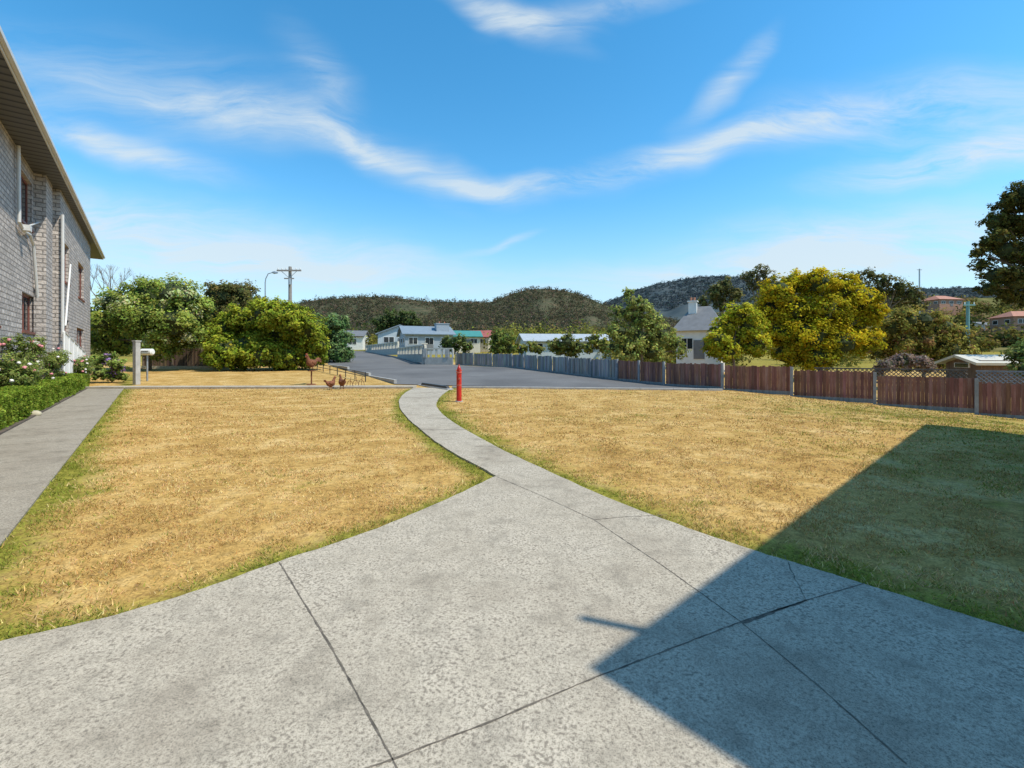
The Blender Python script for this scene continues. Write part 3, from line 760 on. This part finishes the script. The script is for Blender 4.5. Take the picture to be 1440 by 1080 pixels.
# ------------------------------------------------------------ houses
def gable(name,u,Y,w,d,zb,hw,hr,rz,wm,rm,ridge='x',chim=None,wins=3,ov=.45,rm2=None):
    x=(u-U0)/F*Y; e=empty(name,(x,Y,zb),rz)
    q=B(); q.box((0,0,hw/2-1.5),(w,d,hw+3),wm)
    if ridge=='x':
        for sx in (-1,1): q.add([(sx*w/2,-d/2,hw),(sx*w/2,d/2,hw),(sx*w/2,0,hw+hr)],[(0,1,2)],wm)
        R=[(-w/2-ov,-d/2-ov,hw-.15),(w/2+ov,-d/2-ov,hw-.15),(w/2+ov,0,hw+hr+.05),(-w/2-ov,0,hw+hr+.05),(w/2+ov,d/2+ov,hw-.15),(-w/2-ov,d/2+ov,hw-.15)]
    elif ridge=='y':
        for sy in (-1,1): q.add([(-w/2,sy*d/2,hw),(w/2,sy*d/2,hw),(0,sy*d/2,hw+hr)],[(0,1,2)],wm)
        R=[(-w/2-ov,d/2+ov,hw-.15),(-w/2-ov,-d/2-ov,hw-.15),(0,-d/2-ov,hw+hr+.05),(0,d/2+ov,hw+hr+.05),(w/2+ov,-d/2-ov,hw-.15),(w/2+ov,d/2+ov,hw-.15)]
    q.build('walls',e)
    q=B()
    if ridge=='hip':
        k_=w*.28; R=[(-w/2-ov,-d/2-ov,hw),(w/2+ov,-d/2-ov,hw),(w/2+ov,d/2+ov,hw),(-w/2-ov,d/2+ov,hw),(-w/2+k_,0,hw+hr),(w/2-k_,0,hw+hr)]
        q.add(R,[(0,1,5,4),(1,2,5),(2,3,4,5),(3,0,4),(3,2,1,0)],rm)
    else:
        q.add(R[:4],[(0,1,2,3)],rm); q.add([R[3],R[2],R[4],R[5]],[(0,1,2,3)],rm2 or rm)
    o=q.build('roof',e)
    if ridge!='hip':
        md=o.modifiers.new('s','SOLIDIFY'); md.thickness=.16
    q=B(); g_=B()
    for i in range(wins):
        xx=-w/2+w*(i+.5)/wins; ww=min(1.9,w/wins*.55)
        q.box((xx,-d/2-.02,hw*.55),(ww,.06,hw*.42),M_white); g_.box((xx-ww*.24,-d/2-.055,hw*.55),(ww*.42,.02,hw*.36),M_glass); g_.box((xx+ww*.24,-d/2-.055,hw*.55),(ww*.42,.02,hw*.36),M_glass)
        for sx in (-1,1):
            yy=-d/2+d*(i+.5)/wins; q.box((sx*(w/2+.02),yy,hw*.55),(.06,ww*.8,hw*.4),M_white); g_.box((sx*(w/2+.055),yy,hw*.55),(.02,ww*.7,hw*.34),M_glass)
    if wins>1: q.box((w*.02,-d/2-.03,hw*.34),(.95,.05,hw*.66),M_roofgrey)
    q.build('window_frames_and_door',e); g_.build('window_glass',e)
    if chim:
        q=B(); cx,cy,cw,ch,cm=chim; q.box((cx,cy,hw+ch/2),(cw,cw*.8,ch),cm); q.box((cx,cy,hw+ch+.06),(cw+.18,cw*.8+.18,.12),cm)
        for s_ in (-.2,.2): q.tube([(cx+s_*cw,cy,hw+ch+.1),(cx+s_*cw,cy,hw+ch+.45)],.1,M_rooforange,8)
        q.build('chimney',e)
    return e
gz_=lambda v,Y:H+(V0-v)/F*Y
gable('white_cottage',500,104,4.5,6,gz_(491,104),3.0,1.2,.1,M_white,M_roofgrey,'x',wins=1)
gable('weatherboard_house',562,86,7.6,8,gz_(490,86),2.7,1.5,.25,M_ltblue,M_roofblue,'y',wins=2)
gable('blue_house',598,76,7.6,8,gz_(493,76),2.7,1.3,.35,M_bluegrey,M_roofblue,'x',chim=(2.4,-2.0,2.1,1.6,M_bluegrey),wins=3)
gable('teal_roof_house',655,84,4.6,6,gz_(489,84),2.1,1.0,.2,M_cream,M_roofteal,'x',wins=2)
gable('red_roof_house',678,88,4.0,6,gz_(489,88),2.1,1.2,-.2,M_cream,M_roofred,'x',wins=2)
gable('long_low_house',792,62,11.2,7,gz_(499,62),1.9,.9,.12,M_ltblue,M_rooflight,'x',wins=4)
gable('white_house',986,45,3.9,5,gz_(505,45),2.7,2.5,-.5,M_white,M_roofgrey,'hip',chim=(-.7,-.6,.75,2.9,M_white),wins=2)
gable('hillside_house',1322,152,8.5,7,gz_(432,152),2.2,1.6,.1,M_redbrick,M_rooforange,'hip',wins=3)
gable('hillside_house',1432,112,7.0,7,gz_(461,112),2.6,1.5,-.2,M_redbrick,M_rooforange,'hip',wins=2)
gable('hillside_house',1378,125,5.0,6,gz_(466,125),1.6,.9,.2,M_white,M_roofgrey,'x',wins=2)
gable('garden_shed',1425,29,5.2,3.5,gz_(523,29),.75,.30,-.3,M_palbrown,M_cream,'x',wins=1)

# ------------------------------------------------------------ utility pole, lamps
q=B(); Yp=52; x,_,zt=at(408,375,Yp); zb=T(x,Yp)
q.tube([(x,Yp,zb-.3),(x,Yp,zb+4),(x,Yp,zt)],[.24,.21,.17],M_pole,12)
zc=at(408,381,Yp)[2]; q.box((x,Yp-.26,zc),(2.75,.14,.16),M_pole,0)
q.box((x,Yp-.24,zc-.9),(1.1,.12,.12),M_pole,0)
for dx in (-1.25,-.8,-.35,.35,.8,1.25):
    q.tube([(x+dx,Yp-.26,zc+.08),(x+dx,Yp-.26,zc+.2),(x+dx,Yp-.26,zc+.3)],[.03,.07,.04],M_white,8)
for s_ in (-1,1): q.tube([(x+s_*.9,Yp-.26,zc-.05),(x+s_*.1,Yp-.2,zc-.75)],.03,M_metal,6)
q.tube([(x+.1,Yp-.3,zc-1.6),(x+.1,Yp-.3,zc-.9)],[.16,.16],M_metal,10)
q.build('utility_pole')
q=B(); Yl=48; x,_,z1=at(373,392,Yl); zb=T(x,Yl); x2,_,z2=at(384,383,Yl)
q.tube([(x,Yl,zb),(x,Yl,z1-.4),(x+.05,Yl,z1),(x+.3,Yl,z2-.15),(x2,Yl,z2)],[.09,.06,.05,.045,.04],M_metal,8)
q.tube([(x2-.12,Yl,z2),(x2+.12,Yl,z2-.02),(x2+.5,Yl,z2-.04)],[.06,.15,.07],M_metal,10,sq=.6); q.build('street_lamp')
q=B(); Yq=44; x,_,z1=at(1361,424,Yq); q.tube([(x,Yq,-1),(x,Yq,z1)],[.16,.13],M_tealpole,10); q.box((x,Yq-.15,z1-.35),(1.1,.1,.12),M_tealpole,0)
for dx in (-.45,.45): q.tube([(x+dx,Yq-.15,z1-.3),(x+dx,Yq-.15,z1-.08)],.05,M_white,6)
q.build('utility_pole')
q=B(); Yq=95; x,_,z1=at(1293,378,Yq); q.tube([(x,Yq,0),(x,Yq,z1)],[.16,.12],M_metal,8); q.tube([(x-.5,Yq,z1-.2),(x+.5,Yq,z1-.2)],.06,M_metal,6); q.build('street_lamp')

# ------------------------------------------------------------ bollard
q=B(); c=g0(645.5,565); x,y_=c
q.tube([(x,y_,-.05),(x,y_,.03),(x,y_,.031)],[.14,.14,.10],M_block,20)
q.tube([(x,y_,.03),(x,y_,.06),(x,y_,.98)],[.095,.09,.088],M_red,20)
q.tube([(x,y_,.98),(x,y_,1.0),(x,y_,1.03),(x,y_,1.04)],[.088,.105,.105,.085],M_redfade,20)
q.tube([(x,y_,1.04),(x,y_,1.13),(x,y_,1.19),(x,y_,1.23)],[.075,.07,.055,.03],M_red,20)
q.tube([(x,y_,1.22),(x,y_,1.29)],[.025,.025],M_redfade,6)
q.tube([(x,y_,.55),(x,y_,.60)],[.093,.093],M_redfade,20)
for k_ in range(4):
    th=k_*math.pi/2+.4; q.box((x+math.cos(th)*.09,y_+math.sin(th)*.09,1.09),(.03,.03,.05),M_redfade,th)
q.tube([(x+.02,y_-.08,.80),(x+.03,y_-.15,.80)],[.04,.035],M_redfade,10)
q.build('red_bollard',bevel=.003)
q=B(); c=g0(611,545.5); d0=g0(590,542.5); d1=g0(632,549); dd=d1-d0; q.box((c[0],c[1],.11),(np.linalg.norm(dd)*.9,.16,.14),M_black,math.atan2(dd[1],dd[0]),.9); q.box((c[0],c[1],.04),(np.linalg.norm(dd),.3,.06),M_block,math.atan2(dd[1],dd[0])); q.build('wheel_stop',bevel=.012)

# ------------------------------------------------------------ rusty chicken sculptures
def chicken(name,u,v,hgt,face,rooster=False):
    x,y_=pixel_to_ground(u,v); e=empty(name,(x,y_,T(x,y_)),face); e.scale=(hgt,)*3
    q=B()
    body=[(-.42,0,.62),(-.34,0,.56),(-.2,0,.46),(0,0,.42),(.16,0,.47),(.24,0,.60),(.27,0,.74),(.31,0,.84),(.37,0,.88),(.42,0,.87)]
    rad=[.03,.09,.18,.235,.21,.14,.085,.07,.075,.03]
    q.tube(body,rad,M_rust,14,sq=.8); q.tube([(.41,0,.87),(.50,0,.84)],[.03,.004],M_black,6)
    for i,(a_,l) in enumerate([(100,.34),(115,.40),(130,.44),(145,.40),(160,.32)] if rooster else [(115,.2),(130,.24),(148,.2)]):
        a_=math.radians(a_); p=[(-.33,0,.56)]
        for t in (.4,.75,1.0): p.append((-.33+math.cos(a_)*l*t-.12*t*t,(i-2)*.03*t,.56+math.sin(a_)*l*t-(.22*t*t if rooster else 0)))
        q.tube(p,[.05,.055,.045,.01],M_rust,6,sq=.35)
    for i in range(4): q.tube([(.30+i*.035,0,.92),(.30+i*.035,0,.99-abs(i-1.5)*.02)],[.022,.008],M_redfade,5)
    q.tube([(.41,0,.84),(.41,0,.76)],[.012,.028],M_redfade,6)
    for s_ in (-1,1):
        q.tube([(-.02,s_*.10,.30),(.02,s_*.10,.16),(0,s_*.10,.02)],[.045,.018,.016],M_rust,6)
        for t in (-.5,0,.5): q.tube([(0,s_*.10,.02),(.10*math.cos(t),s_*.10+.10*math.sin(t),.012)],[.014,.008],M_rust,5)
        q.tube([(0,s_*.10,.02),(-.07,s_*.10,.012)],[.014,.008],M_rust,5)
        q.tube([(.12,s_*.17,.50),(-.05,s_*.205,.46),(-.24,s_*.13,.50)],[.05,.11,.02],M_rust,8,sq=.3)
    q.build('body',e,True)
chicken('chicken_sculpture',465,548.5,.66,math.radians(60)); chicken('chicken_sculpture',481,547.5,.74,math.radians(130))
x,y_=pixel_to_ground(438,541)
q=B(); q.tube([(0,0,0),(0,0,.75)],.04,M_rust,8); q.tube([(0,0,0),(0,0,.04)],[.25,.22],M_rust,12); q.tube([(0,0,.72),(0,0,.76)],[.2,.2],M_rust,10)
e=empty('rooster_sculpture',(x,y_,T(x,y_))); q.build('stand',e)
chicken('tmp',438,541,.95,math.radians(200),True)
t=bpy.data.objects['tmp']; ch=t.children[0]; ch.parent=e; ch.location=(0,0,.74); ch.rotation_euler=(0,0,math.radians(250)); ch.scale=(.95,)*3; ch.name='rooster'; bpy.data.objects.remove(t)
q=B(); a_=np.array(pixel_to_ground(446,521)); b_=np.array(pixel_to_ground(514,537))
for k_ in range(7):
    c=a_+(b_-a_)*k_/6; q.tube([(c[0],c[1],T(*c)-.1),(c[0],c[1],T(*c)+.55)],.03,M_black,6)
for zz in (.3,.52): q.tube([(a_[0],a_[1],T(*a_)+zz),(b_[0],b_[1],T(*b_)+zz)],.022,M_black,6)
q.build('low_rail')
q=B()
for i,u in enumerate((492,500,508)):
    x,y_=pixel_to_ground(u,546-i); pts=[]
    for k_ in range(9):
        th=math.pi*k_/8; pts.append((x+.16*math.cos(th),y_,T(x,y_)+.35*math.sin(th)+.02))
    q.tube(pts,.013,M_rust,5); q.tube([(x,y_,0),(x+.05,y_,T(x,y_)+.55)],.012,M_rust,5)
q.build('wire_sculpture')
x,y_=pixel_to_ground(192,541); z=T(x,y_)
q=B(); q.box((x,y_,z+1.15),(.24,.24,2.3),M_block,-.3); q.box((x,y_,z+2.33),(.30,.30,.07),M_block,-.3); q.build('gate_post',bevel=.01)
x,y_=pixel_to_ground(207,536); z=T(x,y_); q=B(); 
zc=H+(V0-495)/F*y_; q.tube([(x,y_,z-.1),(x,y_,zc-.1)],.05,M_metal,8)
q.tube([(x-.36,y_,zc),(x-.30,y_,zc),(x+.30,y_,zc),(x+.36,y_,zc)],[.12,.19,.19,.12],M_white,14); q.box((x,y_-.19,zc+.05),(.4,.03,.04),M_black); q.build('letterbox',bevel=.004)
q=B(); a_=np.array(pixel_to_ground(200,518.5)); b_=np.array(pixel_to_ground(300,518.5)); c=(a_+b_)/2; dd=b_-a_; q.box((c[0],c[1],T(*c)+.08),(np.linalg.norm(dd),.2,.3),M_stone,math.atan2(dd[1],dd[0])); q.build('garden_edging')

# ------------------------------------------------------------ sky, sun
w=bpy.data.worlds.new('World'); scene.world=w; w.use_nodes=True; nt=w.node_tree; bg=nt.nodes['Background']
w.cycles.sampling_method='MANUAL'; w.cycles.sample_map_resolution=256
sky=nt.nodes.new('ShaderNodeTexSky'); sky.sky_type='NISHITA'; sky.sun_disc=False; sky.sun_elevation=el
sky.sun_rotation=math.atan2(sh[0],sh[1]); sky.air_density=1.0; sky.dust_density=.2; sky.ozone_density=1.8; sky.altitude=50
hs=nt.nodes.new('ShaderNodeHueSaturation'); hs.inputs['Saturation'].default_value=1.34; hs.inputs['Value'].default_value=1.58; hs.inputs['Hue'].default_value=.487
nt.links.new(sky.outputs[0],hs.inputs['Color'])
tc=nt.nodes.new('ShaderNodeTexCoord'); sp=nt.nodes.new('ShaderNodeSeparateXYZ'); nt.links.new(tc.outputs['Generated'],sp.inputs[0])
ay=mth(nt,'ADD',mth(nt,'ABSOLUTE',sp.outputs[1]),.02)
gxn=mth(nt,'DIVIDE',sp.outputs[0],ay); gzn=mth(nt,'DIVIDE',sp.outputs[2],ay)
cb=nt.nodes.new('ShaderNodeCombineXYZ'); nt.links.new(gxn,cb.inputs[0]); nt.links.new(gzn,cb.inputs[1])
nz=nt.nodes.new('ShaderNodeTexNoise'); nz.inputs['Scale'].default_value=2.4; nz.inputs['Detail'].default_value=3; nz.inputs['Roughness'].default_value=.6; nt.links.new(cb.outputs[0],nz.inputs['Vector'])
v1=nt.nodes.new('ShaderNodeVectorMath'); v1.operation='MULTIPLY_ADD'; nt.links.new(nz.outputs['Color'],v1.inputs[0]); v1.inputs[1].default_value=(.22,.12,0); v1.inputs[2].default_value=(-.11,-.06,0)
v2=nt.nodes.new('ShaderNodeVectorMath'); v2.operation='ADD'; nt.links.new(cb.outputs[0],v2.inputs[0]); nt.links.new(v1.outputs[0],v2.inputs[1])
blobs=[(150,140,320,80,-6,.45),(360,176,220,36,-12,.65),(505,222,150,26,-28,.62),(610,254,140,22,-14,.65),(715,268,140,16,2,1.0),(190,222,180,24,-12,.95),(450,125,100,44,-55,.38),
(880,246,170,22,14,.7),(1000,214,160,28,20,.66),(1130,184,200,30,12,.75),(1320,165,270,60,3,.75),(1008,122,100,24,48,.6),(1340,232,230,30,9,1.3),
(690,18,140,26,-24,.85),(760,44,80,18,-5,.55),(860,14,160,24,12,.6),
(240,345,340,68,-6,1.15),(480,378,280,36,-4,.9),(1220,352,360,60,6,1.2),(980,392,300,34,2,.75),(700,343,60,7,14,.7),(40,320,160,60,0,.6)]
acc=None
for (u,v,l,t_,an_,wt) in blobs:
    mp=nt.nodes.new('ShaderNodeMapping'); mp.vector_type='TEXTURE'
    mp.inputs['Location'].default_value=((u-U0)/F,(V0-v)/F,0); mp.inputs['Rotation'].default_value=(0,0,math.radians(an_)); mp.inputs['Scale'].default_value=(l/F,t_/F,1)
    nt.links.new(v2.outputs[0],mp.inputs[0])
    ln=nt.nodes.new('ShaderNodeVectorMath'); ln.operation='LENGTH'; nt.links.new(mp.outputs[0],ln.inputs[0])
    mr=nt.nodes.new('ShaderNodeMapRange'); mr.interpolation_type='SMOOTHSTEP'; mr.inputs[1].default_value=-.3; mr.inputs[2].default_value=1.35; mr.inputs[3].default_value=wt; mr.inputs[4].default_value=0
    nt.links.new(ln.outputs['Value'],mr.inputs[0])
    acc=mr.outputs[0] if acc is None else mth(nt,'ADD',acc,mr.outputs[0])
ms=nt.nodes.new('ShaderNodeMapping'); ms.inputs['Scale'].default_value=(1.5,8,1); ms.inputs['Rotation'].default_value=(0,0,.10); nt.links.new(v2.outputs[0],ms.inputs[0])
ns=nt.nodes.new('ShaderNodeTexNoise'); ns.inputs['Scale'].default_value=1.8; ns.inputs['Detail'].default_value=6; ns.inputs['Roughness'].default_value=.66; ns.inputs['Distortion'].default_value=.5; nt.links.new(ms.outputs[0],ns.inputs['Vector'])
st=ramp(nt,ns.outputs['Fac'],[(.32,.10),(.64,1.1)])
cl=mth(nt,'MINIMUM',mth(nt,'MULTIPLY',acc,st),.78)
hz_=nt.nodes.new('ShaderNodeMapRange'); hz_.interpolation_type='SMOOTHSTEP'; hz_.inputs[1].default_value=-.04; hz_.inputs[2].default_value=.34; hz_.inputs[3].default_value=.85; hz_.inputs[4].default_value=0; nt.links.new(sp.outputs[2],hz_.inputs[0])
c=mixc(nt,hz_.outputs[0],hs.outputs[0],(3.5,4.6,5.4))
c=mixc(nt,cl,c,(4.9,5.5,5.8))
nt.links.new(c,bg.inputs['Color']); bg.inputs['Strength'].default_value=.15
sl=bpy.data.lights.new('sun','SUN'); sl.energy=4.8; sl.angle=math.radians(.53); sl.color=(1,.93,.80)
so=bpy.data.objects.new('sun',sl); so.rotation_euler=Sun.to_track_quat('Z','Y').to_euler(); so.location=(20,-10,30); link(so)
# camera
cam=bpy.data.cameras.new('camera'); cam.lens=16.025; cam.sensor_width=36; cam.shift_y=-40/1440; cam.clip_end=6000; cam.clip_start=.05
co=bpy.data.objects.new('camera',cam); co.location=(0,0,H); co.rotation_euler=(math.pi/2,0,0); link(co); scene.camera=co
scene.view_settings.view_transform='Standard'; scene.view_settings.look='None'; scene.view_settings.exposure=0
